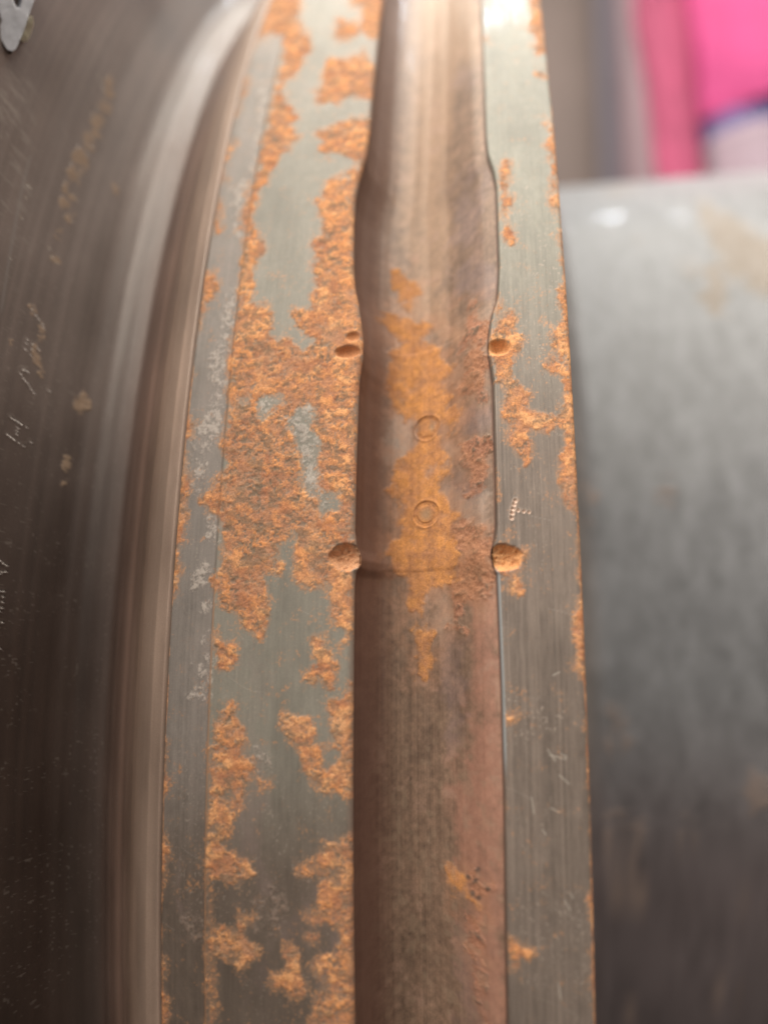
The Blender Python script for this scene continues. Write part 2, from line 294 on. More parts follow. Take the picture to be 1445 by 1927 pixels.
def warp(u, v, px, py, a, lam=26):
    return px + a * 2.2 * fbm(u / lam, v / lam, 4, 2, .6), py + a * 2.2 * fbm(u / lam + 31, v / lam + 9, 4, 7, .6)
def land_skin(X, phi, px, py, side):
    u = X * F; v = R * phi * F
    px0, py0 = px, py
    px, py = warp(u, v, px, py, 5)
    n_edge = fbm(u / 26, v / 26, 5, 1, .78)
    m = samp(G_RUST, px, py)
    mask = sstep(.26, .68, m + n_edge * 1.7 * sstep(0.02, .35, m) * (1.0 - .6 * m))
    speck = fbm(u / 7, v / 6, 3, 4, .7)
    hue = fbm(u / 5, v / 4, 2, 0, .8)
    rough_n = fbm(u / 19, v / 15, 4, 6, .62)
    # crust gets darker and redder in the thick middle field
    thick = sstep(.7, 1, m) * np.exp(-((px - 490) / 150) ** 2 - ((py - 930) / 190) ** 2)
    t = np.clip(.56 + 1.35 * rough_n + .30 * hue - .34 * thick + .3 * fbm(u / 60, v / 60, 2, 8), 0, 1)
    rc = col_mix(np.broadcast_to(BROWN, t.shape + (3,)), ORANGE, t)
    rc = col_mix(rc, ORANGE2, .6 * sstep(.6, 1.2, t + .5 * fbm(u / 30, v / 26, 2, 2)) * (1 - .8 * thick))
    pit = sstep(.18, .48, -speck + .20 * thick - .12 + .5 * fbm(u / 34, v / 30, 3, 9))
    rc = col_mix(rc, c3(.19, .16, .13), pit * .8)
    rc = rc * (1 + .20 * hue)[..., None]
    dust = sstep(-.1, .6, fbm(u / 45, v / 60, 4, 3, .7))
    rc = col_mix(rc, c3(.44, .27, .17), dust * .45)
    olive = sstep(.0, .32, fbm(u / 17, v / 13, 5, 3, .72) + .12 * thick)
    rc = col_mix(rc, c3(.175, .135, .10), olive * .66)
    deep = sstep(.05, .6, fbm(u / 38, v / 34, 4, 10, .7))
    rc = col_mix(rc, c3(.36, .15, .085), deep * .6)
    # bleeding rust along the sharp corners
    ed = np.exp(-(np.abs(X - (XR if side else XL)) / (.0042 if side else .0030)) ** 1.5)
    gate = .5 + .5 * sstep(-.3, .2, fbm(u / 14, v / 70, 4, 8, .7)) if side else .25 + .75 * sstep(-.15, .3, fbm(u / 14, v / 110, 4, 8, .7))
    # sparse see-through flecks
    mask = mask * (1 - .8 * sstep(.06, .38, fbm(u / 18, v / 16, 5, 10, .75) - 1.1 * (m - .80)))
    mask = np.maximum(mask, .85 * sstep(.30, .65, ed * gate + .3 * n_edge * ed))
    # steel
    line = vnoise(u / 1.9, v / 900, 3) * .5 + vnoise(u / 4.6, v / 500, 5) * .5 - .5
    fine = vnoise(u / 2.2, v / 26, 7) - .5
    blot = fbm(u / 70, v / 150, 4, 2)
    tarn = fbm(u / 14, v / 20, 5, 8, .75)
    if side == 0:
        base = np.broadcast_to(c3(.212, .200, .172), t.shape + (3,)).copy()
        strip = sstep(XT + .004, XT - .004, X)
        base = col_mix(base, c3(.215, .19, .175), strip)
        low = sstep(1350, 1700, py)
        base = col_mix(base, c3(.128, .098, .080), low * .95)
        amp = .10 + .04 * strip
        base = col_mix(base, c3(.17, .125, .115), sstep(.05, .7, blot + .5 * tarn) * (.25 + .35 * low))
        base = base * (1 + line * amp * 1.6 + fine * .14 + blot * .20 + tarn * .20)[..., None]
    else:
        base = np.broadcast_to(c3(.175, .142, .122), t.shape + (3,)).copy()
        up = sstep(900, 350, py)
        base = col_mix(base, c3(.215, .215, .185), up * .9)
        base = base * (1 + line * (.55 - .35 * up) + fine * .24 + blot * .20 + tarn * .18)[..., None]
        gr = sstep(.3, .8, np.abs(fbm(u / 3, v / 240, 2, 11)))
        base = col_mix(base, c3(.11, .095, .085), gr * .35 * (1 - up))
    # pale mineral bloom
    pm = samp(G_PALE, px, py)
    pw = sstep(.30, .80, pm * .45 + 1.25 * fbm(u / 12, v / 14, 5, 3, .85) + .12)
    pw = pw * sstep(.05, .5, pm)
    pc = col_mix(np.broadcast_to(c3(.50, .44, .40), X.shape + (3,)), c3(.27, .20, .165), sstep(1350, 1500, py))
    base = col_mix(base, pc, pw * .65)
    # scattered tiny flecks of dust
    fl = sstep(.80, .93, vnoise(u / 3.1, v / 3.6, 9)) * sstep(-.2, .4, fbm(u / 90, v / 90, 3, 5))
    base = col_mix(base, c3(.42, .36, .31), fl * (.35 + .25 * side))
    # grime films and hairline scratches that cross the turning marks
    gr_ = sstep(.0, .8, fbm(u / 120, v / 200, 4, 6, .6) + .5 * tarn)
    base = base * (1 - .22 * gr_)[..., None]
    hs = np.exp(-(((u * .35 + v + 40 * vnoise(u / 90, v / 90, 3)) % 173) / 1.1) ** 2) * sstep(.62, .7, vnoise(u / 50, v / 50, 1))
    base = col_mix(base, c3(.36, .33, .30), hs * .45)
    # short scratches
    halo = sstep(.10, .5, m + n_edge * .5) * (1 - mask)
    base = col_mix(base, c3(.30, .19, .125), halo * .5)
    pin = sstep(.66, .80, vnoise(u / 3.6, v / 3.6, 10)) * sstep(.03, .3, m + .5 * n_edge)
    base = col_mix(base, c3(.50, .25, .12), pin * .6)
    lone = sstep(.86, .93, vnoise(u / 4.5, v / 5.5, 4)) * sstep(.1, .5, fbm(u / 80, v / 110, 3, 9))
    base = col_mix(base, c3(.40, .25, .16), lone * .5)
    col = col_mix(base, rc, mask)
    h = mask * (.0006 + .0009 * rough_n + .0004 * speck - .0005 * pit) + pw * .0006 + line * .00025 * (1 + side)
    rough = lerp(.62 - .03 * side + .10 * fine, .92, np.maximum(mask, pw * .6))
    return col, h, mask, rough

def groove_skin(X, phi, px, py, uu):
    u = X * F; v = R * phi * F
    px0, py0 = px, py
    px, py = warp(u, v, px, py, 11, 34)
    n = fbm(u / 34, v / 40, 5, 2, .65)
    base = np.broadcast_to(c3(.20, .130, .092), X.shape + (3,)).copy()
    line = vnoise(u / 2.4, v / 800, 6) * .5 + vnoise(u / 8, v / 500, 1) * .5 - .5
    blot = fbm(u / 60, v / 130, 4, 4)
    mot = fbm(u / 9, v / 12, 4, 11, .75)
    base = base * (1 + .30 * line + .26 * blot + .28 * mot)[..., None]
    base = col_mix(base, c3(.31, .20, .13), sstep(.1, 1, samp(G_TAN, px, py) + .5 * n) * .75)
    base = col_mix(base, c3(.36, .185, .135), sstep(.1, 1, samp(G_RED, px, py) + .6 * n) * .8)
    base = col_mix(base, c3(.20, .145, .14), sstep(.1, .95, samp(G_PUR, px, py) + .7 * n) * .6)
    base = col_mix(base, c3(.31, .27, .235), sstep(.1, .95, samp(G_GREY, px, py) + .9 * n) * .65)
    cm = samp(G_CRU, px, py)
    sp = fbm(u / 10, v / 12, 4, 8, .65)
    cr = sstep(.15, .95, cm + 1.3 * fbm(u / 22, v / 26, 5, 5, .78) * sstep(.02, .4, cm) * (1 - .4 * cm))
    cc = col_mix(np.broadcast_to(c3(.36, .17, .11), X.shape + (3,)), c3(.10, .085, .07), sstep(.0, .5, sp))
    base = col_mix(base, cc, cr * .7)
    pm = samp(G_POW, px, py)
    nn = fbm(u / 24, v / 24, 5, 9, .62)
    pw = sstep(.10, 1.0, pm + 1.3 * nn * sstep(.02, .5, pm) * (1 - .45 * pm))
    oc = col_mix(np.broadcast_to(c3(.40, .19, .10), X.shape + (3,)), c3(.62, .28, .09), np.clip(.60 + 1.1 * fbm(u / 20, v / 20, 5, 7, .75), 0, 1))
    gp = sstep(.15, .5, fbm(u / 7, v / 7, 3, 6, .7) - .1)
    oc = col_mix(oc, c3(.27, .15, .085), gp * .5)
    stain = sstep(.0, .8, samp(G_STAIN, px, py) + .6 * n)
    base = col_mix(base, c3(.40, .195, .105), stain * .6)
    base = col_mix(base, oc, pw * .78)
    base = base * (1 + .22 * mot + .16 * line)[..., None]
    # spots of grease lower down
    sp2 = sstep(.62, .85, vnoise(u / 12, v / 14, 10)) * sstep(1200, 1500, py) * .25
    base = col_mix(base, c3(.32, .24, .17), sp2)
    for (sx, sy) in ((899, 1636), (895, 1656), (918, 1672), (889, 1680), (901, 1689), (880, 1650)):
        base = col_mix(base, c3(.06, .055, .05), .75 * np.exp(-(((px0 - sx) ** 2 + (py0 - sy) ** 2) / 26) ** 1.5))
    # groove shadow painted into the left wall colour, dark line at the right lip
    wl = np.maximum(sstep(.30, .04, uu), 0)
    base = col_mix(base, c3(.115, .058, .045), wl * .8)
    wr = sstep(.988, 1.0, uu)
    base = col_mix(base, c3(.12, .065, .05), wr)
    h = cr * .0028 * (.3 + sp) + pw * (.0006 + .0012 * nn) + line * .0004 + blot * .0006
    rough = lerp(.58, .9, np.clip(cr + pw, 0, 1))
    return base, h, np.clip(cr + pw, 0, 1), rough

def disc_skin(X, phi, rad, px, py):
    u = X * F; v = R * phi * F
    ring = rad * F
    line = vnoise((u + ring) / 5, v / 900, 2) * .5 + vnoise((u - ring) / 14, v / 600, 5) * .5 - .5
    blot = fbm(u / 60, v / 200, 4, 6)
    base = np.broadcast_to(c3(.24, .165, .132), X.shape + (3,)).copy()
    tr = np.exp(-((X + .50) / .02) ** 2)
    base = col_mix(base, c3(.20, .12, .085), tr * .6)
    base = col_mix(base, c3(.125, .105, .10), sstep(-.54, -.60, X) * .8)  # shade of the disc wall painted into its colour
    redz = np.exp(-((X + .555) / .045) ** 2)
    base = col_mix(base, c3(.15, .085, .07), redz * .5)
    base = col_mix(base, c3(.026, .014, .010), sstep(-.54, -.62, X) * sstep(300, 1300, py) * .93)  # deeper painted shade low on the disc wall
    lip = sstep(XL - .10, XL - .01, X)
    base = col_mix(base, c3(.37, .275, .225), lip * .75)
    base = base * (1 + .35 * line + .30 * blot)[..., None]
    px, py = warp(u, v, px, py, 4, 16)
    dm = samp(G_DISC, px, py)
    w = sstep(.3, .85, dm + 1.3 * fbm(u / 9, v / 12, 5, 3, .8) * sstep(.02, .3, dm))
    base = col_mix(base, c3(.33, .235, .165), w * .62)
    fl = sstep(.80, .95, vnoise(u / 3.2, v / 4, 8)) * sstep(0, .5, fbm(u / 70, v / 60, 3, 1) + .3)
    base = col_mix(base, c3(.22, .19, .17), fl * .28)
    h = w * .0018 * (.6 + fbm(u / 8, v / 9, 3, 2)) + blot * .0009 + line * .0006
    rough = .50 + .12 * blot + w * .3
    return base, h, w, rough

def shaft_skin(X, phi, px, py):
    u = X * F; v = R * phi * F
    blot = fbm(u / 50, v / 160, 4, 3)
    base = np.broadcast_to(c3(.182, .189, .205), X.shape + (3,)).copy()
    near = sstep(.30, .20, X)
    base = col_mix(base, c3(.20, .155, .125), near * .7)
    base = col_mix(base, c3(.115, .085, .09), sstep(1250, 1700, py) * .75)  # shade toward the bottom painted into the shaft colour
    base = base * (1 + .34 * blot + .22 * fbm(u / 16, v / 60, 4, 10, .7))[..., None]
    px, py = warp(u, v, px, py, 12, 50)
    m = samp(G_SHAFT, px, py)
    w = sstep(.2, .9, m + 1.0 * fbm(u / 16, v / 24, 4, 7, .75) * sstep(.02, .3, m))
    base = col_mix(base, c3(.29, .225, .195), w * .6)
    m2 = samp(G_SHTOP, px, py)
    w2 = sstep(.2, .8, m2 + .3 * fbm(u / 40, v / 60, 3, 2) * sstep(.02, .2, m2))
    base = col_mix(base, c3(.42, .33, .24), w2 * .38)
    return base, blot * .0008 + w * .0015, np.maximum(w, w2), .60 + .2 * w + .06 * blot

# ------------------------------------------------------------------ material
def rotor_material():
    m = bpy.data.materials.new("weathered_rotor_steel")
    m.use_nodes = True
    nt = m.node_tree; N = nt.nodes; L = nt.links
    b = N["Principled BSDF"]
    at = N.new("ShaderNodeAttribute"); at.attribute_name = "skin"
    ar = N.new("ShaderNodeAttribute"); ar.attribute_name = "rust"
    ag = N.new("ShaderNodeAttribute"); ag.attribute_name = "gloss"
    tc = N.new("ShaderNodeTexCoord")
    n1 = N.new("ShaderNodeTexNoise"); n1.inputs["Scale"].default_value = 4200; n1.inputs["Detail"].default_value = 5
    n1.inputs["Roughness"].default_value = .7
    L.new(tc.outputs["Object"], n1.inputs["Vector"])
    n2 = N.new("ShaderNodeTexNoise"); n2.inputs["Scale"].default_value = 900; n2.inputs["Detail"].default_value = 4
    L.new(tc.outputs["Object"], n2.inputs["Vector"])
    # micro grain on colour
    mr = N.new("ShaderNodeMapRange"); mr.inputs[1].default_value = .3; mr.inputs[2].default_value = .7
    mr.inputs[3].default_value = .74; mr.inputs[4].default_value = 1.26
    L.new(n1.outputs["Fac"], mr.inputs[0])
    mul = N.new("ShaderNodeMix"); mul.data_type = 'RGBA'; mul.blend_type = 'MULTIPLY'; mul.inputs[0].default_value = 1
    L.new(at.outputs["Color"], mul.inputs[6]); 
    wr = N.new("ShaderNodeMapRange"); wr.inputs[3].default_value = .35; wr.inputs[4].default_value = 1.0
    L.new(ar.outputs["Fac"], wr.inputs[0]); L.new(wr.outputs[0], mul.inputs[0]); L.new(mr.outputs[0], mul.inputs[7])
    ct = N.new("ShaderNodeMapRange"); ct.inputs[3].default_value = .07; ct.inputs[4].default_value = 0.0
    L.new(ar.outputs["Fac"], ct.inputs[0]); L.new(ct.outputs[0], b.inputs["Coat Weight"]); b.inputs["Coat Roughness"].default_value = .10
    L.new(mul.outputs[2], b.inputs["Base Color"])
    # roughness
    ra = N.new("ShaderNodeMath"); ra.operation = 'MULTIPLY_ADD'
    L.new(n2.outputs["Fac"], ra.inputs[0]); ra.inputs[1].default_value = .16
    L.new(ag.outputs["Fac"], ra.inputs[2])
    rs = N.new("ShaderNodeMath"); rs.operation = 'SUBTRACT'; rs.inputs[1].default_value = .08; rs.use_clamp = True
    L.new(ra.outputs[0], rs.inputs[0]); L.new(rs.outputs[0], b.inputs["Roughness"])
    mt = N.new("ShaderNodeMapRange"); mt.inputs[3].default_value = .12; mt.inputs[4].default_value = 0.0
    L.new(ar.outputs["Fac"], mt.inputs[0]); L.new(mt.outputs[0], b.inputs["Metallic"])
    sp = N.new('ShaderNodeMapRange'); sp.inputs[3].default_value = .5; sp.inputs[4].default_value = .12
    L.new(ar.outputs['Fac'], sp.inputs[0]); L.new(sp.outputs[0], b.inputs['Specular IOR Level'])
    # bump: strong on rust, faint on steel
    bs = N.new("ShaderNodeMapRange"); bs.inputs[3].default_value = .10; bs.inputs[4].default_value = .25
    L.new(ar.outputs["Fac"], bs.inputs[0])
    bp = N.new("ShaderNodeBump"); bp.inputs["Distance"].default_value = .00035
    L.new(bs.outputs[0], bp.inputs["Strength"]); L.new(n1.outputs["Fac"], bp.inputs["Height"])
    L.new(bp.outputs[0], b.inputs["Normal"])
    return m
M_ROTOR = rotor_material()

def simple_mat(name, col, rough=.6, metal=0, var=.15, scale=8, bump=0):
    m = bpy.data.materials.new(name); m.use_nodes = True
    nt = m.node_tree; N = nt.nodes; L = nt.links; b = N["Principled BSDF"]
    tc = N.new("ShaderNodeTexCoord"); n = N.new("ShaderNodeTexNoise"); n.inputs["Scale"].default_value = scale
    n.inputs["Detail"].default_value = 6
    L.new(tc.outputs["Object"], n.inputs["Vector"])
    cr = N.new("ShaderNodeValToRGB")
    cr.color_ramp.elements[0].position = .3; cr.color_ramp.elements[1].position = .7
    cr.color_ramp.elements[0].color = (*[c * (1 - var) for c in col], 1)
    cr.color_ramp.elements[1].color = (*[min(1, c * (1 + var)) for c in col], 1)
    L.new(n.outputs["Fac"], cr.inputs[0]); L.new(cr.outputs[0], b.inputs["Base Color"])
    b.inputs["Roughness"].default_value = rough; b.inputs["Metallic"].default_value = metal
    if bump:
        bp = N.new("ShaderNodeBump"); bp.inputs["Distance"].default_value = bump
        L.new(n.outputs["Fac"], bp.inputs["Height"]); L.new(bp.outputs[0], b.inputs["Normal"])
    return m

# ------------------------------------------------------------------ mesh helpers
ORG = np.array([0.0, YC * S, CAM_Z + ZC * S])      # rotor origin (on its axis)
def link(name, me, mat, parent=None):
    o = bpy.data.objects.new(name, me)
    scene.collection.objects.link(o)
    if mat: me.materials.append(mat)
    if parent: o.parent = parent
    return o

def grid_mesh(name, X, Rd, PH, col=None, rust=None, rough=None, flip=False):
    """X, Rd: rows x cols; PH: rows x cols"""
    nr, nc = X.shape
    co = np.stack([X, -Rd * np.cos(PH), Rd * np.sin(PH)], -1).reshape(-1, 3) * S
    idx = np.arange(nr * nc).reshape(nr, nc)
    a, b, c, d = idx[:-1, :-1], idx[:-1, 1:], idx[1:, 1:], idx[1:, :-1]
    q = np.stack([a, b, c, d] if not flip else [a, d, c, b], -1).reshape(-1, 4)
    me = bpy.data.meshes.new(name)
    me.vertices.add(len(co)); me.vertices.foreach_set("co", co.ravel())
    me.loops.add(q.size); me.loops.foreach_set("vertex_index", q.ravel().astype(np.int32))
    me.polygons.add(len(q)); me.polygons.foreach_set("loop_start", np.arange(0, q.size, 4, dtype=np.int32))
    me.polygons.foreach_set("use_smooth", np.ones(len(q), bool))
    me.update(calc_edges=True)
    if col is not None:
        at = me.attributes.new("skin", 'FLOAT_COLOR', 'POINT')
        rgba = np.ones((len(co), 4), np.float32); rgba[:, :3] = np.clip(col.reshape(-1, 3), 0.005, .95)
        at.data.foreach_set("color", rgba.ravel())
        for nm, v in (("rust", rust), ("gloss", rough)):
            a_ = me.attributes.new(nm, 'FLOAT', 'POINT'); a_.data.foreach_set("value", np.ascontiguousarray(v, np.float32).ravel())
    return me

def stack_rows(skin, cols_fn, dense=PHI_D):
    """run the dense, image-mapped sector and the coarse rest of the ring as one sheet"""
    outs = []
    for ph in (dense, PHI_REST):
        X, Rd = cols_fn(ph)
        PH = np.broadcast_to(ph[:, None], X.shape)
        x, y, z = surf(X, Rd, PH)
        px, py = project(x, y, z)
        c, h, m, r = skin(X, PH, Rd, px, py)
        if ph is PHI_REST:
            h = h * 0
        outs.append((X, Rd + h, PH, c, m, r))
    first, rest = outs
    return [np.concatenate([a, b[1:-1], a[:1] if k != 2 else a[:1] + 2 * math.pi], 0) for k, (a, b) in enumerate(zip(first, rest))]

# lips of the groove as functions of phi -------------------------------------
def phi_at(px, py): return hit_phi(px, py, R)[1]
def lip_curve(pts, base):
    """extra X offsets at (y) stations"""
    ph = np.array([phi_at(700, y) for y, _ in pts]); dx = np.array([d for _, d in pts])
    o = np.argsort(ph)
    return lambda p: base + np.interp(p, ph[o], dx[o])
def px_to_X(px, py): return hit_phi(px, py, R)[0][0]
LIPL = [(-60, 721), (0, 719), (100, 709), (200, 699), (240, 696), (290, 689), (330, 677), (370, 668), (430, 665), (500, 665), (540, 668), (575, 675), (610, 680), (640, 683), (670, 682), (688, 679), (720, 675), (800, 672), (900, 669), (1000, 667), (1025, 670), (1045, 677), (1062, 676), (1078, 668), (1100, 666), (1300, 664), (1600, 663), (1927, 667), (2050, 668)]
LIPR = [(-60, 904), (0, 905), (100, 908), (200, 911), (260, 913), (290, 916), (320, 926), (350, 932), (400, 934), (500, 937), (560, 934), (590, 924), (620, 919), (650, 917), (675, 920), (720, 926), (800, 928), (900, 931), (990, 932), (1015, 929), (1040, 923), (1062, 927), (1080, 934), (1150, 937), (1300, 943), (1500, 948), (1750, 951), (1927, 954), (2050, 955)]
def lip_fn(tab):
    ph = np.array([phi_at(p, y) for y, p in tab]); xs = np.array([px_to_X(p, y) for y, p in tab])
    o = np.argsort(ph)
    k = np.array([1, 3, 4, 3, 1.]); k /= k.sum()
    def f(p):
        q = (p + math.pi) % (2 * math.pi) - math.pi
        v = np.interp(q, ph[o], xs[o])
        if len(v) > 50:
            v = np.convolve(np.pad(v, 2, mode='edge'), k, 'valid')
        return v
    return f
lipL, lipR = lip_fn(LIPL), lip_fn(LIPR)

# punched features ------------------------------------------------------------
def dimple(X, PH, px0, py0, rx, ry, depth, prof=1.0, tilt=0):
    p, ph = hit_phi(px0, py0, R)
    dx = (X - p[0]) * F; ds = (PH - ph) * R * F
    a = (dx * math.cos(tilt) + ds * math.sin(tilt)) / rx; b = (-dx * math.sin(tilt) + ds * math.cos(tilt)) / ry
    q = np.clip(1 - a * a - b * b - .26 * fbm(dx / 16 + px0, ds / 16, 4, 4, .65), 0, 1.1)
    return -depth * q ** prof, q
def dot(X, PH, px0, py0, r, depth, rad=R):
    p, ph = hit_phi(px0, py0, rad)
    dx = (X - p[0]) * F; ds = (PH - ph) * rad * F
    d2 = (dx * dx + ds * ds) / (r * r)
    return -depth * np.exp(-d2 * 1.5) + depth * .35 * np.exp(-((np.sqrt(d2) - 1.35) / .35) ** 2), np.exp(-d2)

T_DOTS = [(950,140),(943,163),(937,190),(932,215),(928,245),(968,198),(1003,205),(1035,210)]

# ------------------------------------------------------------------ rotor
rotor = bpy.data.objects.new("turbine_rotor", None)
scene.collection.objects.link(rotor)
rotor.location = ORG
rotor['label'] = "rusty grey-brown steel turbine rotor with grooved hub land, dark disc and pale grey shaft"
rotor['category'] = "machine rotor"

def left_cols(ph):
    n = 250; a = lipL(ph)
    t = np.linspace(0, 1, n)
    # a few columns carry the left shoulder and the lip roll
    X = XL + (a[:, None] - XL) * t[None, :]
    Rd = np.full_like(X, R)
    strip = sstep(XT + .0035, XT - .0015, X)
    Rd -= strip * .0045 + np.clip(XT - X, 0, 1) * .10 * strip
    Rd += .0022 * np.exp(-((X - XT) / .0022) ** 2)
    e = np.clip((X - XL) / .003, 0, 1); Rd -= .002 * (1 - np.sqrt(np.clip(1 - (1 - e) ** 2, 0, 1)))
    e = np.clip((a[:, None] - X) / .009, 0, 1); Rd -= .0075 * (1 - np.sqrt(np.clip(1 - (1 - e) ** 2, 0, 1)))
    return X, Rd
def left_skin(X, PH, Rd, px, py):
    c, h, m, r = land_skin(X, PH, px, py, 0)
    for (x0, y0, rx, ry, dp) in ((655, 662, 30, 15, .010), (664, 634, 16, 12, .006)):
        d, q = dimple(X, PH, x0, y0, rx, ry, dp, .8)
        h = h * (1 - .6 * np.clip(q * 3, 0, 1)) + d
        c = col_mix(c, c3(.50, .235, .115), np.clip(q * 3, 0, .9)); m = np.maximum(m, np.clip(q * 3, 0, 1)); r = np.maximum(r, .85 * np.clip(q * 3, 0, 1))
    d, q = dimple(X, PH, 652, 1049, 35, 27, .015, .8)
    h = h * (1 - .85 * np.clip(q * 6, 0, 1)) + d + .0036 * fbm(X * F / 7, PH * R * F / 6, 3, 3) * np.clip(q * 3, 0, 1)
    w = np.clip(q * 5, 0, .95); c = col_mix(c, c3(.55, .29, .16), w * (.9 + .2 * fbm(X * F / 5, PH * R * F / 5, 3, 3))); m = np.maximum(m, w); r = np.maximum(r, .8 * w)
    # orange thread along the turned step
    thr = np.exp(-((X - XT) / .0016) ** 2) * sstep(1050, 1150, py)
    c = col_mix(c, c3(.48, .27, .16), thr * .75)
    # rolled lip: rubbed brown metal
    a = lipL(PH[:, 0])[:, None]
    e = sstep(.010, .002, a - X)
    c = col_mix(c, c3(.22, .15, .12), e * .5 * (1 - .6 * m))
    return c, h, m, r
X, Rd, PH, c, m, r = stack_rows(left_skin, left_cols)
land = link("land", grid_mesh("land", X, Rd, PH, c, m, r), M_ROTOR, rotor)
land['label'] = "wide left land with broad patches of orange rust"
RL_EDGE = Rd[:, 0].copy()

def right_cols(ph):
    n = 150; b = lipR(ph)
    t = np.concatenate([[-.0], np.linspace(0.0, 1, n - 1)])
    X = b[:, None] + (XR - b[:, None]) * t[None, :]
    Rd = np.full_like(X, R)
    e = np.clip((X - b[:, None]) / .004, 0, 1); Rd -= .006 * (1 - e)
    e = np.clip((XR - X) / .006, 0, 1); Rd -= .006 * (1 - np.sqrt(np.clip(1 - (1 - e) ** 2, 0, 1)))
    Rd[:, 0] -= .010
    return X, Rd
SCR = [((1030,1410),(1045,1432)),((1055,1418),(1066,1424)),((1052,1458),(1070,1474)),((1072,1680),(1078,1690)),((1062,1693),(1072,1712)),((1036,1520),(1052,1528)),((1034,1420),(1064,1428)),((1040,1270),(1052,1264)),((1020,1560),(1026,1570)),((1000,1500),(1004,1530)),((1050,1850),(1055,1880))]
def right_skin(X, PH, Rd, px, py):
    c, h, m, r = land_skin(X, PH, px, py, 1)
    for (x0, y0, rx, ry, dp, pr) in ((937, 654, 26, 19, .013, .9), (947, 1049, 38, 26, .016, .85)):
        d, q = dimple(X, PH, x0, y0, rx, ry, dp, pr)
        h = h * (1 - .85 * np.clip(q * 5, 0, 1)) + d + .0036 * fbm(X * F / 7, PH * R * F / 6, 3, 2) * np.clip(q * 3, 0, 1)
        w = np.clip(q * 5, 0, .95); c = col_mix(c, c3(.66, .34, .155), w * (.85 + .3 * fbm(X * F / 5, PH * R * F / 5, 3, 3))); m = np.maximum(m, w); r = np.maximum(r, .85 * w)
    for (x, y) in T_DOTS:
        d, q = dot(X, PH, 680 + x / K, 900 + y / K, (4.0 if x < 955 else 3.0) + (x * y % 7) * .06 - .2, .0024)
        h = h + d
        c = col_mix(c, c3(.62, .45, .36), np.clip(q * 1.5, 0, .9)); r = r * (1 - .4 * q)
    for (a, b) in SCR:
        ax, ay = a; bx, by = b
        L2 = (bx - ax) ** 2 + (by - ay) ** 2
        t = np.clip(((px - ax) * (bx - ax) + (py - ay) * (by - ay)) / L2, 0, 1)
        d = np.hypot(px - ax - t * (bx - ax), py - ay - t * (by - ay))
        w = np.exp(-(d / 1.1) ** 2)
        c = col_mix(c, c3(.5, .47, .42), w * .6); h = h - w * .0006
    # chamfer of the lip: bright bare metal low down, dark line higher up
    b = lipR(PH[:, 0])[:, None]
    e = sstep(.0052, .0036, X - b)
    c = col_mix(c, c3(.33, .36, .38), e * sstep(1060, 1090, py) * sstep(1480, 1400, py) * .95)
    r = r * (1 - .25 * e); m = m * (1 - .8 * e * sstep(1060, 1090, py) * sstep(1480, 1400, py))
    e2 = sstep(.0026, .0006, X - b)
    c = col_mix(c, c3(.09, .055, .04), e2 * .8)
    return c, h, m, r
X, Rd, PH, c, m, r = stack_rows(right_skin, right_cols)
land2 = link("land", grid_mesh("land_narrow", X, Rd, PH, c, m, r), M_ROTOR, rotor)
land2['label'] = "narrow right land with fine machining lines and rusted outer edge"

GU = np.array([0, .012, .035, .07, .13, .22, .35, .5, .66, .80, .90, .96, .985, 1.0])
GD = np.array([.008, .034, .054, .068, .084, .096, .098, .088, .068, .040, .020, .013, .011, .009])
def groove_depth(uu):
    return np.interp(uu, GU, GD)
def smooth_depth(uu):
    s = 0
    for k in (-.02, -.01, 0, .01, .02): s = s + groove_depth(np.clip(uu + k * sstep(0, .06, uu) * sstep(1, .94, uu), 0, 1))
    return s / 5
def groove_cols(ph, lo=0.0, hi=1.0, n=190, lift=0.0):
    a, b = lipL(ph), lipR(ph)
    t = np.linspace(lo, hi, n)
    if lo == 0: t = np.concatenate([np.linspace(0, .04, 14), np.linspace(.04, .96, n - 28)[1:-1], np.linspace(.96, 1, 14)])
    X = a[:, None] + (b - a)[:, None] * t[None, :]
    dep = smooth_depth(np.broadcast_to(t, X.shape))
    und = np.interp(t, [0, .01, .03, .06], [0, -.004, -.003, 0])
    return X + und[None, :], R - dep + lift
def groove_sk(X, PH, Rd, px, py):
    a, b = lipL(PH[:, 0])[:, None], lipR(PH[:, 0])[:, None]
    return groove_skin(X, PH, px, py, np.clip((X - a) / (b - a), 0, 1))
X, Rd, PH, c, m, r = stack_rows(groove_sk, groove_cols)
link("balance_groove", grid_mesh("balance_groove", X, Rd, PH, c, m, r), M_ROTOR, rotor)

